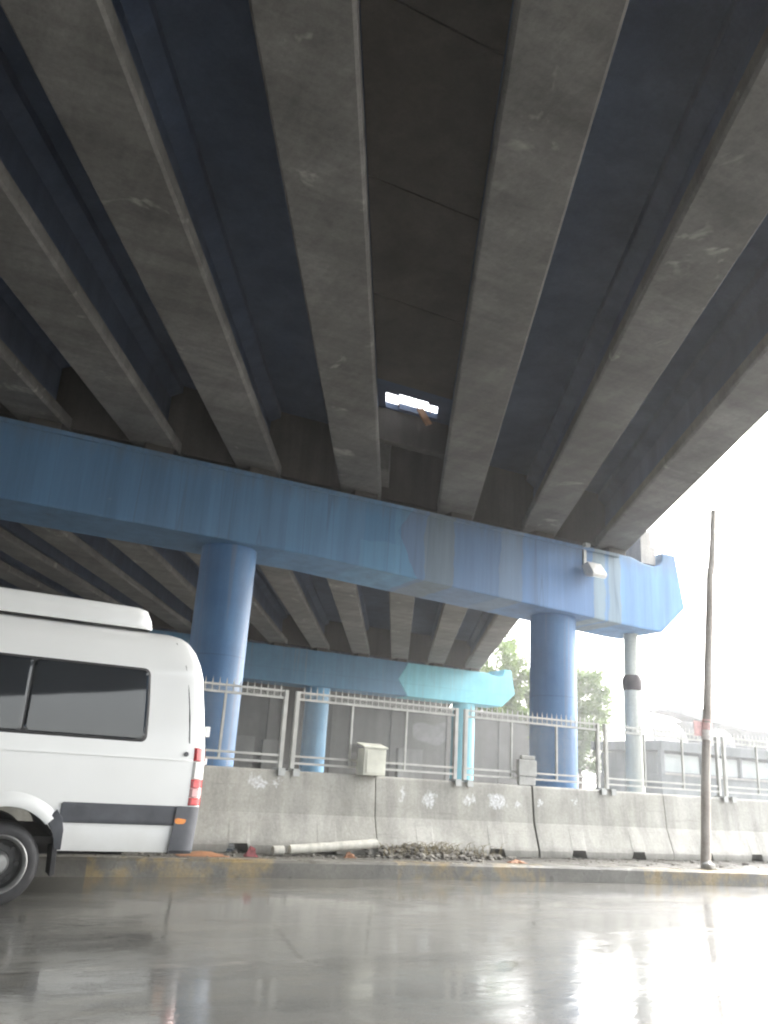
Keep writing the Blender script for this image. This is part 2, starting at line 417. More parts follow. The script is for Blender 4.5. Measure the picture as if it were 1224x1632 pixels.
# kerb line: straight on the left, edging towards the lane on the right
KL = [(-60, 10.3), (3.0, 10.28), (6.0, 10.15), (8.0, 9.98), (11.5, 9.5), (16, 9.2), (24, 9.1), (120, 9.1)]
b = MB()
b.add([(-120,-6.3,0),(120,-6.3,0)] + [(x, y+.02, 0) for x, y in reversed(KL)] + [(-120, 10.32, 0)], [tuple(range(len(KL)+3))])
struct(b.build('road', M['road']), 'wet grey asphalt road with glossy puddle reflections', 'road')
def kerbpiece():
    b = MB(); n = len(KL)
    prof = [(0, -.01), (.015, .17), (.04, .20), (.17, .204)]
    vs = []
    for (x, y) in KL:
        for (dy, z) in prof: vs.append((x, y+dy, z))
    k = len(prof)
    fs = [(i*k+j, (i+1)*k+j, (i+1)*k+j+1, i*k+j+1) for i in range(n-1) for j in range(k-1)]
    b.add(vs, fs); return b.build('kerb', M['kerb'])
struct(kerbpiece(), 'low kerb edge with worn yellow paint along the median', 'kerb')
b = MB()
vs = [];
for (x, y) in KL: vs += [(x, y+.17, .2), (x, 12.9, .2)]
b.add(vs, [(2*i, 2*i+2, 2*i+3, 2*i+1) for i in range(len(KL)-1)])
b.box((-60, 12.9, -.01), (120, 13.0, .196))
struct(b.build('median', M['median']), 'dirty wet median strip behind the kerb under the barriers', 'median')
b = MB(); b.box((-120, -9.5, -.01), (120, -6.3, .15))
struct(b.build('pavement', M['kerb'], bevel=.02), 'raised pavement along the near side of the street', 'pavement')

# ------------------------------------------------------------------ overpass
GX, GY = 0.470503218, 0.882398278      # direction of the girders on plan
def gp(s, y, z): return ((s + y*GX)/GY, y, z)
ov = thing('overpass', 'concrete road overpass on blue painted piers crossing high over the street', 'overpass', (7.97, 14.88, 0))
PROF = [(-.41,.03),(-.38,0),(.38,0),(.41,.03),(.41,.20),(.12,.40),(.10,.44),(.10,1.08),(.30,1.22),(.30,1.36),(-.30,1.36),(-.30,1.22),(-.10,1.08),(-.10,.44),(-.12,.40),(-.41,.20)]
ZG = 6.75
def girder(sc, y0, y1):
    b = MB()
    ys = [y0 + (y1-y0)*k/8 for k in range(9)]
    n = len(PROF)
    vs = [gp(sc+ds, y, ZG+dz) for y in ys for ds, dz in PROF]
    fs = [(i*n+j, i*n+(j+1) % n, (i+1)*n+(j+1) % n, (i+1)*n+j) for i in range(8) for j in range(n)]
    fs += [tuple(range(n)), tuple(range(8*n, 9*n))[::-1]]
    b.add(vs, fs)
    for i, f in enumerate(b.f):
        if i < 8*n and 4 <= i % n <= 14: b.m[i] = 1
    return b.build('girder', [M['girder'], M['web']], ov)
G1 = [4.87, 2.98, 1.01, -1.01, -2.97, -4.72, -6.45, -8.35, -10.25, -12.1, -14, -15.9, -17.8, -19.7, -21.6, -23.5, -25.4]
G2 = [3.63, 1.72, -.09, -1.94, -3.80, -5.65, -7.5, -9.35, -11.2, -13.0, -14.9, -16.8, -18.7, -20.6, -22.5, -24.4]
YA, YB, YC, YD, YE = -46.0, -25.0, 14.86, 35.7, 56.5
for s in G1: girder(s, YB+.06, YC-.06)
for s in G2: girder(s, YC+.06, YD-.06)
for s in G2: girder(s-.1, YD+.06, YE)
for s in G1: girder(s, YA, YB-.06)
def deck(sl, yl, holes, z0=8.114, z1=8.235):
    """slab over a grid of s and y lines with missing cells"""
    b = MB(); ns, ny = len(sl), len(yl)
    vs = [gp(s, y, z) for z in (z0, z1) for y in yl for s in sl]
    idx = lambda k, j, i: k*ns*ny + j*ns + i
    solid = lambda j, i: 0 <= j < ny-1 and 0 <= i < ns-1 and (j, i) not in holes
    fs = []
    for j in range(ny-1):
        for i in range(ns-1):
            if not solid(j, i): continue
            for k in (0, 1): fs.append((idx(k,j,i), idx(k,j,i+1), idx(k,j+1,i+1), idx(k,j+1,i)))
            for (dj, di, a, c) in ((-1,0,(j,i),(j,i+1)), (1,0,(j+1,i),(j+1,i+1)), (0,-1,(j,i),(j+1,i)), (0,1,(j,i+1),(j+1,i+1))):
                if not solid(j+dj, i+di): fs.append((idx(0,*a), idx(0,*c), idx(1,*c), idx(1,*a)))
    b.add(vs, fs); return b.build('deck_slab', M['deck'], ov)
SL, SR = -27.2, 5.75
HY0, HY1 = 12.42, 13.06
deck([SL, -.56, -.30, .26, .455, SR], [YB+.03, HY0, HY0+.07, HY1-.09, HY1, YC-.02], {(2,1),(2,2),(2,3),(1,2),(3,1)})
deck([SL, 4.45], [YC+.02, YD-.02], {})
deck([SL, 4.4], [YD+.02, YE], {})
deck([SL, SR], [YA, YB-.03], {})
def parapet(s0, y0, y1, w=.22):
    b = MB()
    prof = [(s0-w, 8.24), (s0, 8.24), (s0, 9.2), (s0-w*.7, 9.2)]
    b.add([gp(s, y, z) for y in (y0, y1) for s, z in prof], [(0,1,2,3),(4,7,6,5)] + [(i, 4+i, 4+(i+1) % 4, (i+1) % 4) for i in range(4)])
    b.build('parapet', M['pale'], ov)
for s, a, c in ((SR, YB+.03, YC-.02), (SL+.22, YB+.03, YC-.02), (4.45, YC+.02, YD-.02), (SL+.22, YC+.02, YD-.02), (4.4, YD+.02, YE), (SL+.22, YD+.02, YE), (SR, YA, YB-.03), (SL+.22, YA, YB-.03)):
    parapet(s, a, c)
# brownish formwork boards left between the two middle girders, in sheets with open joints
ys = [-24.9, -20, -15, -10, -6.9, -3.6, -.4, 2.0, 3.75, 5.2, 7.4, 9.6, 12.0]
b = MB()
for y0, y1 in zip(ys, ys[1:]):
    b.add([gp(s, y, z) for z in (8.07, 8.105) for y in (y0+.012, y1-.012) for s in (-.70, .70)], [(0,2,3,1),(4,5,7,6),(0,1,5,4),(1,3,7,5),(3,2,6,7),(2,0,4,6)])
b.build('soffit_board', M['plank'], ov)['label'] = 'brown timber soffit boards between the middle girders'
# cross diaphragms
def diaphragm(sa, sb, y, z0, z1, th=.25, m='diaphragm'):
    b = MB()
    b.add([gp(s, yy, z) for z in (z0, z1) for yy in (y, y+th) for s in (sa, sb)], [(0,2,3,1),(4,5,7,6),(0,1,5,4),(1,3,7,5),(3,2,6,7),(2,0,4,6)])
    return b.build('diaphragm', M[m], ov)
def row(gl, y, z0, z1, th=.25):
    g = sorted(gl)
    for a, c in zip(g, g[1:]): diaphragm(a+.125, c-.125, y, z0, z1, th)
row(G1, YC-.42, 6.77, 8.11, .3); row(G2, YC+.14, 6.77, 8.11, .3); row(G2, YD-.42, 6.77, 8.11, .3); row([s-.1 for s in G2], YD+.14, 7.02, 8.11, .3); row(G1, YB+.16, 7.02, 8.11, .3)
diaphragm(-.885, .885, HY1+.03, 7.45, 8.11, .2)
diaphragm(-.70, -.45, 13.47, 7.0, 8.105, .92, 'girder')
# pier caps
def cap(y0, x1, z0=5.0, z1=6.6, ear=True, xl=-22.4, mat='cap', d=1.45, name='pier_cap', lab=None, cut=None, left=None):
    b = MB()
    e = [(x1-.78, z0), (x1, z0+.68), (x1-.24, z1+.28), (x1-.66, z1+.28)]
    a0, a1 = x1-.66, x1-1.7
    notch = [(a0-.03, z1+.06), (a0-.12, z1-.06), (a0-.30, z1-.11), (a0-.62, z1-.10), (a1, z1+.0)]
    pts = (left or [(xl, z0)]) + [(x1-1.3, z0)] + e + notch + [(xl, z1)]
    if cut is not None:      # right-hand piece only
        pts = [(cut[0], z0), ] + e + notch + [(cut[1], z1)]
    b.prism([(x, y0, z) for x, z in pts], (0, d, 0))
    o = b.build(name, M[mat], ov, bevel=.035, bevseg=2)
    if lab: o['label'] = lab
    return o
c1 = cap(14.18, 15.30, z0=4.9, left=[(-22.4, 5.22), (5.6, 5.21), (8.8, 5.08)], lab='near pier cap in patchy blue paint with beige stripes')
b = MB()
b.box((-22.4, 14.12, 6.5), (13.2, 14.178, 6.585)); b.build('drip_ledge', M['cap'], c1, bevel=.012)
c0 = cap(YB-.72, -5.6, xl=-44, lab='pier cap behind the camera')
ca = cap(YA-.72, -16.8, xl=-56)
# far cap: blue left, fresh cyan paint on the right part with a slanting edge
b = MB()
b.prism([(x, 35, z) for x, z in ((-13, 5.0), (19.1, 5.0), (18.55, 5.75), (19.0, 6.5), (19.05, 6.6), (-13, 6.6))], (0, 1.45, 0))
f1 = b.build('pier_cap', M['cap_far'], ov, bevel=.03); f1['label'] = 'far pier cap in plain blue paint'
b = MB(); x1 = 25.35; z0, z1 = 5.0, 6.6; e = [(x1-.78, z0), (x1, z0+.68), (x1-.24, z1+.28), (x1-.66, z1+.28)]; a0, a1 = x1-.66, x1-1.7
b.prism([(x, 34.998, z) for x, z in [(19.105, 5.0)] + e + [(a0-.03, z1+.06), (a0-.12, z1-.06), (a0-.30, z1-.11), (a0-.62, z1-.10), (a1, z1)] + [(19.055, 6.6), (19.005, 6.5), (18.555, 5.75)]], (0, 1.454, 0))
f2 = b.build('pier_cap_end', M['cyan'], ov, bevel=.03); f2['label'] = 'cyan painted end of the far pier cap'
# bearing pads
def pads(gl, y, z0=6.597, z1=6.752, sz=.26, par=None):
    for s in gl:
        x, yy, _ = gp(s, y, 0)
        b = MB(); b.box((x-sz, y-sz, z0), (x+sz, y+sz, z1)); b.build('bearing_pad', M['diaphragm'], par or ov, bevel=.01)
pads(G1[:8], YC-.34, par=c1); pads(G2[:8], YC+.34, par=c1); pads(G2[:7], YD-.4, par=f1)
b = MB(); b.box((14.05, 14.3, 6.55), (14.52, 14.95, 7.02)); b.box((14.1, 14.35, 7.02), (14.45, 14.9, 7.42)); b.build('stop_block', M['pale'], c1, bevel=.02)
# columns
def column(x, y, r, z1, m, lab=None):
    b = MB(); prof = [(-.02, r), (.6, r), (2.0, r), (3.5, r), (z1+.02, r)]
    b.lathe((x, y, 0), (0,0,1), prof, 64)
    o = b.build('column', M[m], ov, smooth=True)
    if lab: o['label'] = lab
for x in (4.09, 11.84): column(x, 14.90, .52, 5.22 if x < 8 else 5.0, 'column')
for x in (-3.66, -11.2, -18.9): column(x, 14.90, .52, 5.22, 'column')
column(14.75, 35.72, .56, 5.0, 'column_far'); column(22.72, 35.72, .58, 5.0, 'cyan', 'far column in bright cyan paint'); column(7, 35.72, .54, 5.0, 'column_far'); column(-1, 35.72, .54, 5.0, 'column_far')
for x in (-9.1, -16.9, -24.6, -32.3): column(x, YB, .52, 5.0, 'column')
for x in (-20.3, -28, -35.8): column(x, YA, .52, 5.0, 'column')

# things caught in the hole of the deck
b = MB()
for s in (-.33, .05, .30): b.tube(gp(s, HY0-.06, 8.21), gp(s+.02, HY1+.06, 8.2), .014, n=6)
b.tube(gp(-.60, HY0+.33, 8.2), gp(.5, HY0+.36, 8.2), .009, n=6)
b.build('rebar', M['rust'], ov)['label'] = 'rusty bars crossing the hole in the deck'
b = MB(); q0, q1 = Vector((6.93, 12.76, 8.12)), Vector((7.15, 12.76, 7.84)); w = Vector((.055, -.01, .03))
b.prism([q0-w, q0+w, q1+w, q1-w], (0, .03, 0))
tag(b.build('hanging_board', M['timber'], loc=(6.9, 12.55, 7.9)), 'small brown board dangling from the hole in the bridge deck', 'board')

# floodlight on the pier cap
fl = thing('floodlight', 'small pale floodlight fixed to the front of the blue pier cap', 'floodlight', (12.2, 14.0, 5.99))
b = MB(); b.box((12.13, 14.13, 6.10), (12.21, 14.176, 6.62)); b.box((12.10, 14.02, 6.56), (12.24, 14.13, 6.64)); b.tube((12.2, 14.16, 6.14), (12.22, 13.93, 6.05), .022, n=8)
b.build('bracket', M['galv'], fl, bevel=.006)
b = MB(); b.prism([(12.03, y, z) for y, z in ((14.10, 6.10), (13.90, 6.16), (13.70, 5.87), (13.74, 5.80), (14.0, 5.86))], (.40, 0, 0))
b.build('housing', M['lampcase'], fl, bevel=.02)
b = MB(); b.prism([(12.06, 13.735, 5.795), (12.40, 13.735, 5.795), (12.40, 13.99, 5.853), (12.06, 13.99, 5.853)], (0, .003, -.02)); b.build('lens', M['lampglass'], fl)

# pale drain post under the end of the cap
dp = thing('drain_pipe', 'tall pale round pipe with a dark collar below the pier cap end', 'pipe', (14.2, 14.9, 0))
b = MB(); b.lathe((14.2, 14.9, 0), (0,0,1), [(-.01, .21), (3.62, .205)], 28); b.lathe((14.2, 14.9, 0), (0,0,1), [(3.85, .175), (4.99, .165)], 28); b.build('shaft', M['pipe'], dp, smooth=True)
b = MB(); b.lathe((14.2, 14.9, 0), (0,0,1), [(3.55, .205), (3.60, .225), (3.74, .235), (3.86, .215), (3.92, .17)], 28); b.build('collar', M['soot'], dp, smooth=True)

# ------------------------------------------------------------------ jersey barriers
BL = 2.85
def barrier_mesh():
    prof = [(-.31, .0), (-.31, .10), (-.17, .50), (-.115, 1.04), (-.10, 1.065), (.10, 1.065), (.115, 1.04), (.17, .50), (.31, .10), (.31, .0)]
    L = BL-.022
    cuts = [0, .62, .66, .90, .94, L-.94, L-.90, L-.66, L-.62, L]
    lift = [0, 0, .12, .12, 0, 0, .12, .12, 0, 0]
    b = MB(); n = len(prof)
    vs = []
    for x, h in zip(cuts, lift):
        for (y, z) in prof: vs.append((x, y, max(z, h) if z < .11 else max(z, h)))
    fs = [(i*n+j, i*n+(j+1) % n, (i+1)*n+(j+1) % n, (i+1)*n+j) for i in range(len(cuts)-1) for j in range(n)]
    fs += [tuple(range(n)), tuple(range((len(cuts)-1)*n, len(cuts)*n))[::-1]]
    b.add(vs, fs); return b
blab = {0: 'stained concrete barrier between the van and the debris heap', 1: 'white splashed concrete barrier behind the rubble heap', 2: 'clean grey concrete barrier in front of the right blue column',
        3: 'concrete barrier standing behind the leaning wooden pole', 4: 'concrete barrier at the right edge of the photo'}
bar0 = None
for k in range(-3, 8):
    x = 5.70 + (k-1)*BL - (0 if k > 0 else 0)
    lab = blab.get(k, 'concrete barrier hidden behind the white van' if k < 0 else 'concrete barrier far along the row to the right')
    dz = .0; dy = {0: -.01, 1: .012, 2: 0, 3: .012}.get(k, 0)
    if bar0 is None:
        bar0 = barrier_mesh().build('concrete_barrier', M['barrier'], loc=(0,0,0), bevel=.012); bo = bar0
    else:
        bo = bar0.copy(); C.objects.link(bo)
    bo.location = (x, 11.40+dy, .198+dz); bo['_w'] = (x, 11.40+dy, .198+dz)
    tag(bo, lab, 'barrier', 'concrete barriers in a row along the median')
    if k == 0: barL = bo
    if k == 1: barS = bo
    if k == 2: barR = bo
# ------------------------------------------------------------------ fence on the barriers
def fence_panel(loc, label):
    t = thing('fence_panel', label, 'fence', loc, 'steel fence panels with spiked tops on the barriers')
    L = BL-.07; z0, z1 = 0.0, 1.0
    def part(name, f, m, bev=0):
        b = MB(); f(b)
        o = b.build(name, M[m], None, loc=(0,0,0), bevel=bev); o.parent = t; o.location = (0,0,0); return o
    for x in (0, L-.06): part('post', lambda b: b.box((x, -.03, -.08), (x+.06, .03, z1+.02)), 'post', .006)
    for x in (L/3, 2*L/3): part('post', lambda b: b.box((x-.016, -.016, z0), (x+.016, .016, z1-.11)), 'post')
    for z in (z0, z0+.095, z1-.11, z1-.012):
        part('rail', lambda b: b.box((.062, -.02, z), (L-.062, .02, z+.03)), 'post')
    part('top_strip', lambda b: [b.box((.062, -.006, z1-.075+q*.022), (L-.062, .006, z1-.069+q*.022)) for q in range(3)], 'post')
    p0 = None
    for k in range(26):
        x = .12 + k*(L-.24)/25
        if p0 is None:
            b = MB(); b.box((-.008, -.012, 0), (.008, -.0205, .13))
            b.add([(-.010,-.0205,.13),(.010,-.0205,.13),(.010,-.012,.13),(-.010,-.012,.13),(0,-.016,.21)], [(0,1,4),(1,2,4),(2,3,4),(3,0,4)])
            p0 = b.build('spike', M['post'], None, loc=(0,0,0)); o = p0
        else:
            o = p0.copy(); C.objects.link(o)
        o.parent = t; o.location = (x, -.001, z1-.10)
    b = MB()
    nx, nz = 112, 36
    r = .0013
    for i in range(nx+1):
        x = .064 + i*(L-.128)/nx; b.box((x-r, .021, z0+.03), (x+r, .0215+r, z1-.08))
    for j in range(nz+1):
        z = z0+.05 + j*(z1-.15-z0)/nz; b.box((.064, .024+r, z-r), (L-.064, .0245+2*r, z+r))
    o = b.build('wire_mesh', M['wire'], None, loc=(0,0,0)); o.parent = t
    for x in (.0, L-.10):
        part('foot', lambda b: (b.box((x, -.16, -.085), (x+.10, .06, -.06)), b.box((x, -.165, -.16), (x+.10, -.14, -.062))), 'galv')
    return t
flab = {0: 'spiked fence panel standing just behind the van', 1: 'spiked fence panel in front of the far blue column', 2: 'spiked fence panel carrying the grey block, before the right blue column',
        3: 'spiked fence panel between the blue column and the wooden pole', 4: 'spiked fence panel right of the wooden pole'}
f0 = None
for k in range(-2, 8):
    x = 4.37 + (k-1)*2.9
    lab = flab.get(k, 'spiked fence panel hidden behind the white van' if k < 0 else 'spiked fence panel far along the row to the right')
    loc = (x, 11.40, 1.35)
    if f0 is None: f0 = fence_panel(loc, lab)
    else: dup(f0, loc, lab)

# cream cabinet and grey block by the fence
cb = thing('cream_cabinet', 'small cream metal box on the barrier below the fence', 'box', (5.62, 11.25, 1.28))
b = MB(); b.box((5.40, 11.12, 1.265), (5.76, 11.36, 1.64)); b.build('case', M['boxpaint'], cb, bevel=.012)
b = MB(); b.prism([(5.38, 11.10, 1.642), (5.78, 11.10, 1.642), (5.78, 11.368, 1.70), (5.38, 11.368, 1.70)], (0, 0, .025)); b.build('lid', M['boxpaint'], cb, bevel=.006)
b = MB(); b.box((5.44, 11.108, 1.30), (5.72, 11.118, 1.61)); b.build('door', M['boxpaint'], cb, bevel=.003)
gb = MB(); gb.box((8.29, 11.30, 1.266), (8.62, 11.37, 1.40)); gb.box((8.275, 11.285, 1.404), (8.63, 11.372, 1.66)); gb.box((8.33, 11.29, 1.664), (8.60, 11.365, 1.73))
tag(gb.build('concrete_block', M['block'], loc=(8.45, 11.33, 1.27), bevel=.015), 'pale grey block standing on the barrier against the fence', 'block')

# ------------------------------------------------------------------ van
VW = 1.95; YCN = 9.243
van = thing('passenger_van', 'white high passenger van with tinted windows at the left edge', 'van', (0.62, YCN, 0))
HP = [(.40,.930),(.47,.955),(.62,.970),(.86,.975),(1.10,.972),(1.36,.960),(1.44,.951),(2.06,.913),(2.18,.892),(2.30,.85),(2.39,.782),(2.45,.69),(2.49,.55),(2.515,.35),(2.525,0)]
def hw(z):
    for (z0, h0), (z1, h1) in zip(HP, HP[1:]):
        if z <= z1: return h0+(h1-h0)*max(0, (z-z0))/(z1-z0)
    return 0
REAR = [(.4,2.17),(.9,2.19),(1.3,2.185),(1.7,2.155),(2.0,2.105),(2.2,2.045),(2.36,1.97),(2.46,1.86),(2.525,1.70)]
def rearx(z):
    for (z0, a), (z1, c) in zip(REAR, REAR[1:]):
        if z <= z1: return a+(c-a)*max(0, z-z0)/(z1-z0)
    return REAR[-1][1]
XR = 2.19
PLAN = [(.22,1.0),(.12,.997),(.06,.985),(.025,.965),(.006,.93),(0,.88)]
def plan(d):
    if d >= .22: return 1.0
    for (d0, s0), (d1, s1) in zip(PLAN, PLAN[1:]):
        if d >= d1: return s1+(s0-s1)*(d-d1)/(d0-d1)
    return .88
HUBX, HUBZ, AR = .50, .345, .465
FHX = -3.05
def zlow(x):
    z = .45
    for hx in (HUBX, FHX):
        if abs(x-hx) < AR: z = max(z, HUBZ + math.sqrt(AR*AR-(x-hx)**2))
    return z
def topz(x):
    pts = [(-3.95,.95),(-3.85,1.05),(-3.5,1.18),(-3.0,1.34),(-2.75,1.5),(-2.05,2.3),(-1.8,2.46),(-1.4,2.525),(9,2.525)]
    for (a, c), (d, e) in zip(pts, pts[1:]):
        if x <= d: return c+(e-c)*max(0, x-a)/(d-a)
def side_pt(x, z, sgn=-1, off=0.0):
    """point on the skin of the van: station x, height z"""
    d = XR-x
    xs = x + (rearx(z)-XR)*max(0, min(1, (x-1.0)/(XR-1.0)))
    return (xs, YCN + sgn*(hw(z)*plan(d)+off), z)
xs = sorted(set([-3.95,-3.88,-3.75,-3.5,-3.25,-3.0,-2.75,-2.5,-2.25,-2.05,-1.8,-1.6,-1.4,-1,-.5] + [FHX+AR*math.sin(R(a)) for a in range(-90, 91, 10)] + [HUBX+AR*math.sin(R(a)) for a in range(-90, 91, 9)] + [1.1,1.3,1.6,1.85,1.97] + [XR-d for d, _ in PLAN]))
b = MB(); NZ = len(HP)
vs = []
for x in xs:
    zl = zlow(x); zt = topz(x)
    ring = []
    for k, (z, h) in enumerate(HP):
        f = (zt-.9)/(2.525-.9)
        zz = z if z < .9 else .9+(z-.9)*f
        zz = max(zz, zl + .002*k) if z < 1.0 else zz
        front = 1.0 if x > -3.6 else max(.6, 1-(-3.6-x)*.6)
        hh = hw(zz) if zt > 2.52 else h
        d = XR-x
        px = x + (rearx(zz)-XR)*max(0, min(1, (x-1.0)/(XR-1.0)))
        ring.append((px, hh*plan(d)*front, zz))
    vs += [(px, YCN-h, z) for px, h, z in ring] + [(px, YCN+h, z) for px, h, z in ring[-2::-1]]
nr = 2*NZ-1
fs = []; mi = []
for i in range(len(xs)-1):
    for j in range(nr-1): fs.append((i*nr+j, i*nr+j+1, (i+1)*nr+j+1, (i+1)*nr+j))
b.add(vs, fs, 0)
b.add([vs[i*nr+j] for i in range(len(xs)) for j in (0, nr-1)], [(2*i, 2*i+1, 2*i+3, 2*i+2) for i in range(len(xs)-1)], 1)
b.add(vs[-nr:], [tuple(range(nr))], 0); b.add(vs[:nr], [tuple(range(nr))[::-1]], 0)
body = b.build('body', [M['van'], M['under']], van, smooth=True, angle=40)
def patch(name, m, outline, parent, off=.006, sgn=-1, thick=True):
    """outline of (x, z): a flush panel that follows the skin"""
    b = MB()
    cx = sum(p[0] for p in outline)/len(outline); cz = sum(p[1] for p in outline)/len(outline)
    vs = [side_pt(cx, cz, sgn, off)]
    n = len(outline)
    for sc, o in ((.5, off), (.96, off), (1.0, off-.004), (1.004, -.004)):
        for (x, z) in outline: vs.append(side_pt(cx+(x-cx)*sc, cz+(z-cz)*sc, sgn, o))
    fs = [(0, 1+k, 1+(k+1) % n) for k in range(n)]
    for r in range(3):
        fs += [(1+r*n+k, 1+r*n+(k+1) % n, 1+(r+1)*n+(k+1) % n, 1+(r+1)*n+k) for k in range(n)]
    b.add(vs, fs); return b.build(name, m, parent, smooth=name not in ('window', 'door_window'), angle=50)
def rrect(x0, z0, x1, z1, r=.07, n=5, tilt=0):
    pts = []
    for (cx, cz, a0) in ((x1-r, z1-r, 0), (x0+r, z1-r, 90), (x0+r, z0+r, 180), (x1-r, z0+r, 270)):
        for k in range(n+1):
            a = R(a0+90*k/n); pts.append((cx+r*math.cos(a), cz+r*math.sin(a)))
    # subdivide the long sides so that the panel follows the skin
    out = []
    for p, q in zip(pts, pts[1:]+pts[:1]):
        L = math.hypot(q[0]-p[0], q[1]-p[1]); k = max(1, int(L/.12))
        out += [(p[0]+(q[0]-p[0])*i/k, p[1]+(q[1]-p[1])*i/k) for i in range(k)]
    return out
for sgn in (-1, 1):
    for (x0, x1) in ((.50, 1.575), (-.56, .485), (-1.62, -.575)):
        w = patch('window', M['glass'], rrect(x0, 1.43, x1, 2.07, .03 if x1 < 1 else .05), van, .010, sgn)
    patch('window_seal', M['gasket'], rrect(-1.645, 1.408, 1.598, 2.092, .06), van, .005, sgn)
    w = patch('door_window', M['glass'], [(-1.72,1.43),(-1.72,2.03),(-2.15,2.03),(-2.62,1.45)], van, .010, sgn)
    patch('rub_strip', M['trim'], rrect(.93, .685, 2.09, .855, .02), van, .018, sgn)
    patch('rub_strip', M['trim'], rrect(-2.5, .685, -.05, .855, .02), van, .018, sgn)
    patch('side_marker', M['amber'], rrect(1.945, .70, 2.055, .80, .03), van, .032, sgn)
    patch('mud_flap', M['trim'], [(.985,.46),(.98,.62),(.955,.72),(.90,.79),(.825,.70),(.89,.60),(.935,.46)], van, .02, sgn)
    # lower crease line of the side
    patch('side_crease', M['van'], rrect(-2.5, 1.262, 2.05, 1.275, .004), body, .010, sgn)
    patch('door_seam', M['gasket'], [(1.985,2.40),(1.993,2.40),(2.018,1.42),(2.010,1.42)], body, .003, sgn)
    # wheel-arch flare
    for hx in (HUBX, FHX):
        b = MB(); n = 28; vs = []
        for k in range(n+1):
            a = R(44 + 92*k/n)
            for (rr, o) in ((AR-.015, -.02), (AR-.01, .022), (AR+.03, .030), (AR+.085, .016), (AR+.13, -.01)):
                x = hx+rr*math.cos(a); z = HUBZ+rr*math.sin(a)
                zz = min(max(z, .42), 2.4); y = YCN+sgn*(hw(zz)+o)
                vs.append((x, y, z))
        b.add(vs, [(i*5+j, i*5+j+1, (i+1)*5+j+1, (i+1)*5+j) for i in range(n) for j in range(4)])
        b.build('arch_flare', M['van'], van, smooth=True)
# hanging part of the flap behind the rear wheel
for sgn in (-1, 1):
    b = MB(); y0 = YCN+sgn*.95; y1 = YCN+sgn*.62
    b.prism([(.90, y0, .70), (.945, y0, .70), (.97, y0, .26), (.93, y0, .24)], (0, y1-y0, 0)); b.build('mud_flap', M['rubber'], van, bevel=.006)
# tail lamps wrap the rear corner
def corner(z, q, sgn, off):
    """q<0: along the side; q>0: round onto the back"""
    d = max(0, -q); 
    if q <= 0:
        x, y, zz = side_pt(XR-d, z, sgn, off); return (x, y, zz)
    h = hw(z)*.88 - q
    return (rearx(z)+off, YCN+sgn*h, z)
for sgn in (-1, 1):
    lp = None
    segs = [(.865,.935,'clear','red'), (.94,1.02,'pinklens','pinklens'), (1.022,1.10,'red','red'), (1.102,1.265,'clear','clear'), (1.267,1.39,'red','red')]
    for (z0, z1, m, m2) in segs:
        b = MB(); qs = [-.125, -.10, -.07, -.045, -.02, -.006, 0, .03, .07]
        vs = []; zs = [z0, z0+.008, z1-.008, z1]
        for zi, z in enumerate(zs):
            for qi, q in enumerate(qs):
                o = .018 if 0 < qi < len(qs)-1 and zi in (1, 2) else .002
                vs.append(corner(z, q - .03*(1.39-z)*0.9*(q < -.05), sgn, o))
        n = len(qs)
        b.add(vs, [(i*n+j, i*n+j+1, (i+1)*n+j+1, (i+1)*n+j) for i in range(3) for j in range(n-1)])
        name = 'tail_light' if lp is None else 'lens'
        o = b.build(name, M[m2 if lp is None else m], van if lp is None else lp, smooth=True)
        if lp is None: lp = o
# rear bumper, wrapping the corners
b = MB()
qs = [-.24, -.12, -.06, -.02, 0, .12]
ring = []
for z, o in ((.44, .0), (.47, .03), (.80, .035), (.855, .03), (.858, 0)):
    r = [corner(z, q*(1 + (.9-z)*.2), -1, o) for q in qs] + [corner(z, q*(1 + (.9-z)*.2), 1, o) for q in qs[::-1]]
    ring.append(r)
n = len(ring[0]); vs = [p for r in ring for p in r]
b.add(vs, [(i*n+j, i*n+j+1, (i+1)*n+j+1, (i+1)*n+j) for i in range(4) for j in range(n-1)])
b.build('bumper', M['trim'], van, smooth=True)
b = MB(); b.box((2.175, YCN-.60, 1.45), (2.185, YCN-.06, 2.0)); b.box((2.175, YCN+.06, 1.45), (2.185, YCN+.60, 2.0)); 
b.v = [(x-(z-1.45)*.09+.012, y, z) for x, y, z in b.v]; b.build('rear_window', M['glass'], van)
b = MB(); b.box((2.17, YCN-.86, 1.50), (2.215, YCN-.80, 1.60)); b.build('door_hinge', M['van'], van, bevel=.008)
b = MB(); b.box((2.17, YCN-.88, 1.24), (2.215, YCN-.83, 1.30)); b.build('door_hinge', M['van'], van, bevel=.008)
b = MB(); b.lathe(side_pt(1.985, 1.325, -1, .002), (0,-1,0), [(0, .022), (.012, .022), (.012, .0)], 14); b.build('hinge_catch', M['trim'], van)
# roof air conditioner
b = MB(); st = [(-1.25,.03,.50),(-1.1,.13,.56),(-.9,.21,.60),(-.3,.24,.62),(.9,.235,.62),(1.40,.225,.62),(1.50,.20,.61),(1.545,.10,.60),(1.56,.02,.59)]
vs = []; n = 11
for (x, h, w_) in st:
    for k in range(n):
        u = -1+2*k/(n-1)
        prof = 1-abs(u)**7
        edge = [0, .55, .86, .96, 1, 1, 1, .96, .86, .55, 0][k]
        vs.append((x, YCN+w_*[-1,-.995,-.965,-.9,-.5,0,.5,.9,.965,.995,1][k], 2.47+.04+h*edge))
b.add(vs, [(i*n+j, i*n+j+1, (i+1)*n+j+1, (i+1)*n+j) for i in range(len(st)-1) for j in range(n-1)] + [tuple(range((len(st)-1)*n, len(st)*n))])
b.build('roof_unit', M['van'], van, smooth=True, angle=60)
van.scale = (1.0185, 1.0185, 1.0185); van.location.x = .70
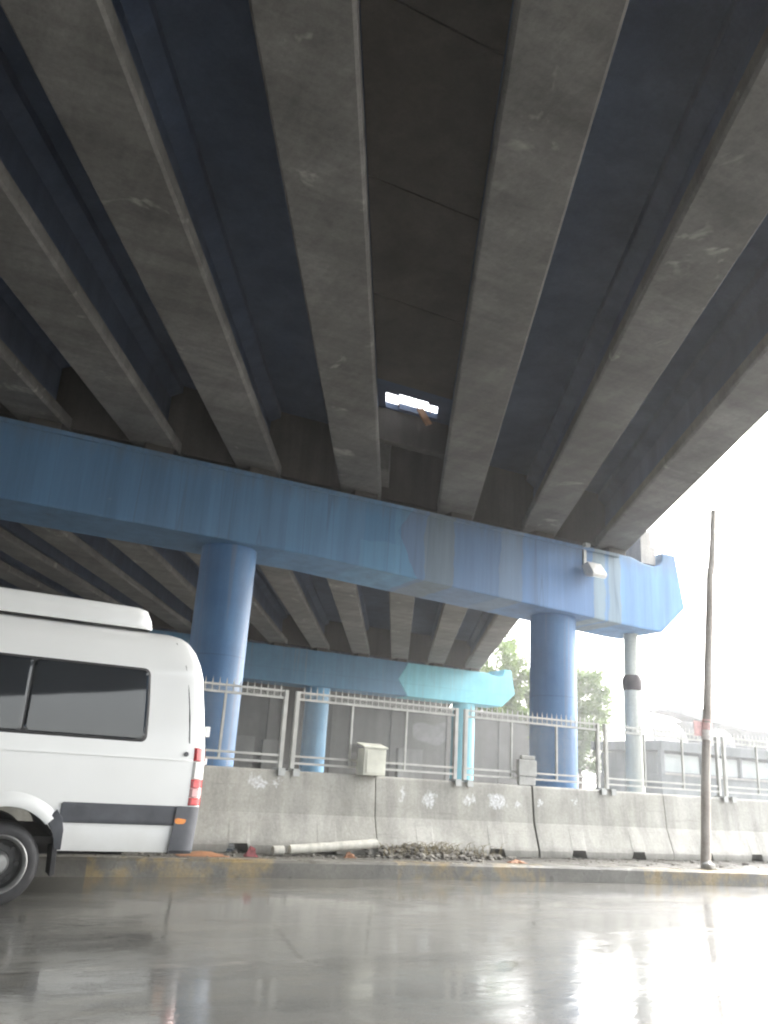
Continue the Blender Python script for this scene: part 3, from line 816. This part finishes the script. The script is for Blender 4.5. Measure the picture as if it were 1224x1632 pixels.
# wheels
def wheel(x, sgn, dual):
    yo = YCN+sgn*.955; ax = (0, -sgn, 0)          # axis runs inward
    b = MB(); rt = .333
    b.lathe((x, yo, rt), ax, [(.02,.228),(.0,.24),(-.004,.275),(.008,.308),(.03,.327),(.06,.333),(.18,.333),(.21,.325),(.23,.30),(.235,.24)], 56)
    if dual: b.lathe((x, yo, rt), ax, [(.265,.24),(.27,.30),(.29,.323),(.32,.333),(.44,.333),(.47,.323),(.49,.30),(.495,.24)], 56)
    w = b.build('wheel', M['rubber'], van, smooth=True, angle=50)
    b = MB(); b.lathe((x, yo, rt), ax, [(.02,.238),(.0,.238),(-.006,.228),(.004,.215),(.03,.207),(.05,.20)], 48); b.build('rim', M['rim'], w, smooth=True, angle=60)
    b = MB(); b.lathe((x, yo, rt), ax, [(.05,.20),(.12,.185),(.135,.15),(.125,.12),(.13,.10)] , 48)
    for k in range(8):
        a = 2*math.pi*k/8; b.tube((x+.155*math.cos(a), yo-sgn*.14, rt+.155*math.sin(a)), (x+.155*math.cos(a), yo-sgn*.10, rt+.155*math.sin(a)), .022, n=8)
    b.build('wheel_dish', M['rimdark'], w, smooth=True, angle=40)
    b = MB(); b.lathe((x, yo, rt), ax, [(.13,.10),(.06,.095),(.035,.075),(.03,.0)], 32); b.build('hub', M['rim'], w, smooth=True, angle=40)
for sgn in (-1, 1):
    wheel(HUBX, sgn, True); wheel(FHX, sgn, False)
b = MB(); b.tube((HUBX, YCN-.7, .345), (HUBX, YCN+.7, .345), .07, n=14); b.box((-2.9, YCN-.5, .38), (1.6, YCN-.36, .52)); b.box((-2.9, YCN+.36, .38), (1.6, YCN+.5, .52)); b.box((-3.2, YCN-.9, .5), (2.0, YCN+.9, .56))
b.build('underbody', M['under'], van)
b = MB(); b.prism([(-2.70, YCN-.78, 1.52), (-2.70, YCN+.78, 1.52), (-2.1, YCN+.70, 2.22), (-2.1, YCN-.70, 2.22)], (-.012, 0, .01)); b.build('windscreen', M['glass'], van)

# ------------------------------------------------------------------ leaning pole on the kerb
wp = thing('wooden_pole', 'slim weathered wooden pole leaning right on the kerb', 'pole', (10.85, 9.93, .2))
b = MB()
pts = [(10.85,9.93,.18),(10.90,9.93,.8),(10.97,9.93,1.6),(11.06,9.92,2.4),(11.16,9.93,3.2),(11.28,9.93,4.2),(11.38,9.94,5.0),(11.40,9.94,5.06),(11.43,9.94,5.14),(11.50,9.93,5.7),(11.56,9.93,6.22)]
b.poly_tube(pts, [.078,.074,.070,.068,.066,.062,.056,.068,.058,.050,.046], 14); b.build('shaft', M['wood'], wp, smooth=True)
for (z0, z1, m, r) in ((2.14, 2.30, 'paperw', .078), (2.302, 2.42, 'paper', .077), (2.44, 2.47, 'paper', .076)):
    b = MB(); fx = lambda z: 10.97+(z-1.6)*.1125
    b.lathe((fx(z0), 9.925, z0), (.1125, 0, 1), [(0, r), (z1-z0, r)], 18); b.build('paper_band', M[m], wp, smooth=True)
b = MB(); b.box((10.80, 9.955, 2.20), (11.015, 9.965, 2.44)); b.build('notice', M['paper'], wp)
def rock(b, c, r, seed, squash=.7, mi=0):
    rnd = random.Random(seed); bm = bmesh.new(); bmesh.ops.create_icosphere(bm, subdivisions=1, radius=1)
    k = Vector((rnd.uniform(.7, 1.3), rnd.uniform(.7, 1.3), squash*rnd.uniform(.7, 1.2)))
    bm.verts.index_update()
    vs = [Vector(c)+Vector((v.co.x*k.x, v.co.y*k.y, v.co.z*k.z))*r*rnd.uniform(.8, 1.15) for v in bm.verts]
    fs = [[v.index for v in f.verts] for f in bm.faces]; bm.free()
    b.add(vs, fs, mi)
b = MB(); rock(b, (10.80, 9.82, .24), .13, 3); tag(b.build('stone', M['block'], loc=(10.8, 9.82, .2)), 'pale stone wedged at the foot of the wooden pole', 'stone')

# ------------------------------------------------------------------ litter and rubble along the median
b = MB(); rnd = random.Random(11)
for k in range(420):
    x = rnd.triangular(5.45, 8.0, 6.1); prof = max(0, 1-abs(x-6.2)/1.7)
    y = 11.08-abs(rnd.gauss(0, .22)); h = .17*prof*math.exp(-((11.08-y)/.25)**2)
    r = rnd.uniform(.012, .05)*(1 if rnd.random() < .85 else 1.7)
    rock(b, (x, max(10.4, y), .2+h*rnd.random()+r*.2), r, k)
for k in range(520):                                     # grit and crumbs scattered along the whole strip
    x = rnd.uniform(1.5, 15); yk = 10.45 if x < 7 else 10.45-(x-7)*.12
    y = 11.07-abs(rnd.gauss(0, .16)) if rnd.random() < .6 else rnd.uniform(yk, 11.0)
    r = rnd.uniform(.006, .022)*(1 if rnd.random() < .93 else 2.4)
    rock(b, (x, y, .2+r*.2), r, 1000+k, .6)
tag(b.build('rubble', M['rubble'], loc=(6.2, 10.9, .2)), 'heap of grimy rubble at the foot of the barrier', 'rubble', kind='stuff')
b = MB()
for k in range(150):
    x = rnd.triangular(5.6, 7.9, 6.1); y = rnd.uniform(10.75, 11.07); a = rnd.uniform(-1.0, 1.0); L = rnd.uniform(.08, .26)
    p = Vector((x, y, .21)); m_ = p+Vector((math.sin(a)*L*.5, rnd.uniform(-.05,.03), L*.7)); q = m_+Vector((math.sin(a)*L*.6, rnd.uniform(-.06,.02), L*.12))
    b.poly_tube([p, m_, q], [.005, .004, .0015], 4)
tag(b.build('dry_weeds', M['weed'], loc=(6.2, 10.9, .2)), 'dry weeds and straw tangled in the rubble heap', 'weeds', kind='stuff')
b = MB(); b.poly_tube([(4.26,10.84,.275),(4.9,10.88,.315),(5.58,10.93,.365)], [.058,.060,.062], 14)
tag(b.build('fallen_post', M['log'], loc=(4.9, 10.88, .3), smooth=True), 'long pale post lying along the foot of the barrier', 'post')
b = MB(); b.poly_tube([(4.02,10.82,.262),(4.17,10.83,.266)], [.056,.058], 14)
tag(b.build('post_stub', M['log'], loc=(4.1, 10.82, .26), smooth=True), 'short pale stub broken off the fallen post', 'post')
def scrap(name, c, w, h, m, lab, seed):
    rnd = random.Random(seed); b = MB(); n = 7; vs = []
    for i in range(n):
        for j in range(n):
            u, v = i/(n-1)-.5, j/(n-1)-.5
            vs.append((c[0]+u*w+rnd.uniform(-.02,.02), c[1]+v*w*.5+rnd.uniform(-.02,.02), c[2]+h*(math.cos(u*3)*math.cos(v*3))*rnd.uniform(.6,1)+.004))
    k = len(vs); vs += [(x, y, z-.006) for x, y, z in vs]
    fs = [(i*n+j, i*n+j+1, (i+1)*n+j+1, (i+1)*n+j) for i in range(n-1) for j in range(n-1)]
    fs += [tuple(k+q for q in f[::-1]) for f in fs]
    rim = [j for j in range(n)] + [i*n+n-1 for i in range(1, n)] + [(n-1)*n+j for j in range(n-2, -1, -1)] + [i*n for i in range(n-2, 0, -1)]
    fs += [(rim[i], rim[(i+1) % len(rim)], k+rim[(i+1) % len(rim)], k+rim[i]) for i in range(len(rim))]
    b.add(vs, fs); tag(b.build(name, M[m], loc=c, smooth=True), lab, 'litter')
scrap('plastic_scrap', (3.66, 10.62, .2), .16, .13, 'redscrap', 'crumpled red plastic scrap lying on the median', 1)
scrap('plastic_scrap', (5.05, 10.66, .2), .16, .09, 'orangescrap', 'orange plastic scrap below the long fallen post', 2)
scrap('plastic_sheet', (3.05, 10.70, .2), .62, .05, 'orangescrap', 'faded orange sheet lying beside the van bumper', 3)
scrap('plastic_scrap', (7.55, 10.35, .2), .28, .05, 'orangescrap', 'flat orange scrap on the kerb right of the rubble', 4)

# ------------------------------------------------------------------ beyond the fence
# long wall under the far spans
fw_ = thing('boundary_wall', 'long grey boundary wall under the far end of the overpass', 'wall', (22, 46.3, 0))
b = MB(); b.box((-10, 46.0, -.01), (35.6, 46.5, 5.5)); b.box((27.5, 45.9, 5.5), (35.6, 46.6, 5.66)); b.box((-10, 46.003, 5.5), (27.45, 46.497, 6.72)); wl = b.build('wall', M['farwall'], fw_, bevel=.02)
for x0, x1, z1 in ((13.3, 15.3, 3.0), (15.8, 16.9, 2.9), (24.5, 26.2, 3.0)):
    b = MB(); b.box((x0, 45.7, 0), (x1, 45.997, z1)); b.build('wall_panel', M['farpanel'], fw_, bevel=.02)
b = MB(); n = 40; vs = [(27.2, 45.985, 4.1)]
for k in range(n):
    a = 2*math.pi*k/n; r = 1+.2*math.sin(2*a+1)+.14*math.sin(3*a)+.08*math.sin(5*a+2); vs.append((27.2+1.5*r*math.cos(a), 45.985, 4.1+.75*r*math.sin(a)))
b.add(vs, [(0, 1+k, 1+(k+1) % n) for k in range(n)]); b.build('pale_patch', M['farpatch'], fw_)  # slightly paler uneven patch on the far wall
for x in range(-8, 36, 4):
    b = MB(); b.box((x, 45.88, 0), (x+.35, 45.998, 5.5)); b.build('pilaster', M['farwall'], fw_, bevel=.02)

# trees
def tree(name, label, x, y, h, rx, rz, n, m, seed, trunk=.22, base=2.2):
    rnd = random.Random(seed)
    t = thing(name, label, 'tree', (x, y, 0), 'trees beyond the fence')
    b = MB(); b.poly_tube([(x,y,-.02),(x+.1,y,h*.25),(x-.1,y+.1,h*.5),(x+.15,y,h*.8)], [trunk, trunk*.85, trunk*.6, trunk*.2], 10)
    tips = []
    for k in range(16):
        z0 = h*rnd.uniform(.28, .7); a = rnd.uniform(0, 6.283); L = rx*rnd.uniform(.5, 1.05)
        p = Vector((x, y, z0)); q = p+Vector((math.cos(a)*L*.55, math.sin(a)*L*.55, L*rnd.uniform(.1,.5))); r_ = q+Vector((math.cos(a)*L*.45, math.sin(a)*L*.45, L*rnd.uniform(-.1,.45)))
        b.poly_tube([p, q, r_], [trunk*.35, trunk*.2, trunk*.06], 6); tips += [q, r_]
    b.build('trunk', M['bark'], t, smooth=True)
    b = MB()
    cz = h-rz
    cl = []
    for k in range(46):
        while True:
            u = Vector((rnd.uniform(-1,1), rnd.uniform(-1,1), rnd.uniform(-1,1)))
            if .25 < u.length < 1: break
        cl.append((Vector((x+u.x*rx, y+u.y*rx, max(base, cz+u.z*rz))), rnd.uniform(.35, .95)))
    cl += [(p, rnd.uniform(.4, .8)) for p in tips]
    for k in range(n):
        c, r = rnd.choice(cl)
        u = Vector((rnd.gauss(0,1), rnd.gauss(0,1), rnd.gauss(0,.7))); u = u.normalized()*r*rnd.random()**.5
        p = c+u; L = rnd.uniform(.13, .30); d = Vector((rnd.gauss(0,1), rnd.gauss(0,1), rnd.gauss(-.4,.8))).normalized()
        s = d.orthogonal().normalized(); s.rotate(Matrix.Rotation(rnd.uniform(0, 6.28), 3, d)); s *= L*.36
        b.add([p, p+d*L*.5+s, p+d*L, p+d*L*.5-s], [(0,1,2,3)])
    b.build('crown', M[m], t)
tree('broadleaf_tree', 'tall olive green tree left of the right blue column', 33.4, 48.5, 12.4, 3.0, 5.0, 26000, 'leafa', 1, .25, 2.6)
tree('broadleaf_tree', 'round green tree right of the blue column', 39.7, 49.5, 11.2, 3.6, 3.9, 28000, 'leafb', 2, .22, 3.6)
tree('broadleaf_tree', 'small thin tree beside the pale pipe', 43.0, 51.0, 8.6, 2.0, 2.6, 8000, 'leafb', 3, .18, 3.4)

# station-like building behind the fence on the right
sb = thing('station_building', 'low grey station building behind the fence on the right', 'building', (47, 36, 0))
Y0 = 36.0
b = MB(); b.box((36.2, Y0, -.01), (80, Y0+5, 2.35)); b.build('plinth_wall', M['stationlow'], sb, bevel=.02)
b = MB(); b.box((36.2, Y0+.25, 2.35), (80, Y0+4.9, 3.55)); b.build('wall', M['station'], sb)
b = MB(); b.box((35.8, Y0-.5, 3.65), (80.4, Y0+5.4, 4.18)); b.build('roof', M['station'], sb, bevel=.03)
b = MB(); b.box((36.1, Y0-.12, 2.352), (80, Y0+.1, 2.46)); b.build('sill', M['pale'], sb, bevel=.01)
x = 36.6
while x < 78:
    b = MB(); b.box((x, Y0+.20, 2.52), (x+2.9, Y0+.247, 3.5)); b.build('window', M['palewin'], sb)
    b = MB(); b.box((x+2.95, Y0+.08, 2.46), (x+3.15, Y0+.24, 3.65)); b.build('mullion', M['station'], sb)
    x += 3.2
b = MB(); b.box((35.85, Y0-.45, -.01), (36.1, Y0-.2, 3.65)); b.build('corner_post', M['stationlow'], sb)

# viaduct far to the right
vd = thing('distant_viaduct', 'distant grey viaduct with rounded pier heads beyond the station', 'viaduct', (67, 60, 0))
def arc(pts): return pts
deck_o = [(60.2,9.0),(61.3,9.24),(66.0,9.66),(71,9.66),(76,9.70),(84,9.72),(100,9.75),(100,8.0),(84.2,7.95),(81.9,8.0),(75.7,8.02),(73.5,7.95),(72.1,8.06),(70.3,8.29),(68.3,8.36),(66.0,8.47),(64.6,8.75),(62.5,8.93)]
b = MB(); b.prism([(x, 60, z) for x, z in deck_o], (0, 2.6, 0)); b.build('deck', M['viaduct'], vd, bevel=.04)
def vpier(x, w0, w1):
    b = MB(); prof = [(-w0,0),(-w0,6.6),(-w0-.12,7.1),(-w0-.5,7.55),(-w0-1.2,7.93),(-w0-1.8,8.3),(w1+1.8,8.3),(w1+1.2,7.93),(w1+.5,7.55),(w1+.12,7.1),(w1,6.6),(w1,0)]
    b.prism([(x+a, 60.6, z) for a, z in prof], (0, 1.5, 0)); b.build('pier', M['viaduct'], vd, bevel=.04)
vpier(67.0, .65, .65); vpier(74.6, 1.5, 1.5); vpier(86, 1.5, 1.5)
b = MB(); b.tube((59.95, 60.2, 0), (59.95, 60.2, 8.95), .11, n=10); b.tube((59.95, 60.2, 8.9), (60.5, 60.2, 9.08), .11, n=10); b.build('downpipe', M['mast'], vd)
for k in range(6):
    b = MB(); b.tube((59.95, 60.2, 6.2+k*.45), (59.95, 60.2, 6.32+k*.45), .17, n=10); b.build('pipe_collar', M['mast'], vd)
b = MB()
for k in range(40): b.tube((60.6+k, 60.1, 9.1+min(.56,.1*k)), (60.6+k, 60.1, 9.35+min(.56,.1*k)), .03, n=5)
b.build('parapet_rail', M['mast'], vd)

# unseen slab and column added behind the camera to darken the van window reflections
rd = Vector((.77, .64, 0)).normalized(); rn = Vector((rd.y, -rd.x, 0))
a, c = Vector((1.2, -19, 0))-rd*5, Vector((1.2, -19, 0))+rd*17
b = MB(); b.prism([a+Vector((0,0,8.3)), c+Vector((0,0,8.3)), c+Vector((0,0,9.9)), a+Vector((0,0,9.9))], rn*7); b.build('added_reflection_slab', M['deck'], ov)
q = c-rd*1.5+rn*3.5; column(q.x, q.y, .6, 8.3, 'column')  # unseen support for the added slab
# masts and a white block behind it
def mast(x, y, h, lab, n=3):
    t = thing('signal_mast', lab, 'mast', (x, y, 0), 'thin masts beyond the station')
    b = MB(); b.tube((x,y,-.01), (x,y,h), .13, .10, 8); b.build('pole', M['mast'], t)
    for k in range(n):
        b = MB(); z = h-.25-k*.75; b.box((x-.55, y-.1, z-.1), (x+.55, y+.1, z+.12)); b.tube((x-.42, y, z+.12), (x-.42, y, z+.35), .09, n=7); b.tube((x+.42, y, z+.12), (x+.42, y, z+.35), .09, n=7); b.build('crossarm', M['mast'], t)
mast(73.8, 70, 9.1, 'thin mast with crossarms left of the wooden pole', 3)
mast(80.1, 70, 9.2, 'thin mast with many crossarms right of the wooden pole', 5)
mast(82.1, 70.5, 8.2, 'short mast with crossarms right of the other masts', 3)
wb = thing('white_building', 'white flat roofed building with window rows at the right edge', 'building', (95, 74, 0))
b = MB(); b.box((87.5, 74, -.01), (120, 88, 9.6)); b.build('wall', M['whitewall'], wb, bevel=.03)
b = MB(); b.box((87.2, 73.7, 9.6), (120.3, 88.3, 9.9)); b.build('roof', M['whitewall'], wb, bevel=.03)
for r_ in range(4):
    for k in range(9):
        b = MB(); x = 88.3+k*3.4; z = 1.0+r_*2.2; b.box((x, 73.92, z), (x+2.4, 73.996, z+1.2)); b.build('window', M['darkwin'], wb)

# ------------------------------------------------------------------ wet air
t = bpy.data.materials.new('rain_haze'); t.use_nodes = True; t.node_tree.nodes.clear()
vo = t.node_tree.nodes.new('ShaderNodeVolumePrincipled'); vo.inputs['Density'].default_value = .0016; vo.inputs['Anisotropy'].default_value = .45; vo.inputs['Color'].default_value = (.93,.95,.97,1)
t.node_tree.links.new(vo.outputs[0], t.node_tree.nodes.new('ShaderNodeOutputMaterial').inputs['Volume'])
b = MB(); b.box((-510, -510, -1.1), (510, 510, 16))
hz = b.build('haze', t); tag(hz, 'thin pale rain haze filling the air over the whole street', 'haze', kind='stuff')
# ------------------------------------------------------------------ light
W = bpy.data.worlds.new('World'); S.world = W; W.use_nodes = True
nt = W.node_tree; bg = nt.nodes['Background']
sky = nt.nodes.new('ShaderNodeTexSky'); sky.sky_type = 'NISHITA'; sky.sun_disc = False
SUN = Vector((.80, .18, .55)).normalized()
el = math.asin(SUN.z); az = math.atan2(SUN.x, SUN.y)
sky.sun_elevation = el; sky.sun_rotation = az; sky.air_density = 1.4; sky.dust_density = 5; sky.ozone_density = 1
hs = nt.nodes.new('ShaderNodeHueSaturation'); hs.inputs['Saturation'].default_value = .25
nt.links.new(sky.outputs[0], hs.inputs['Color']); nt.links.new(hs.outputs[0], bg.inputs['Color'])
bg.inputs['Strength'].default_value = .15
sl = bpy.data.lights.new('sun', 'SUN'); sl.energy = .5; sl.angle = R(25); sl.color = (1, .98, .95)
so = bpy.data.objects.new('sun', sl); C.objects.link(so)
so.rotation_euler = (-SUN).to_track_quat('-Z', 'Y').to_euler()

S.view_settings.view_transform = 'Standard'; S.view_settings.look = 'None'; S.view_settings.gamma = 1
S.view_settings.exposure = 3.0
S.cycles.max_bounces = 8; S.cycles.diffuse_bounces = 5; S.cycles.glossy_bounces = 4
S.cycles.use_denoising = True
for o in S.objects:
    if '_w' in o: del o['_w']
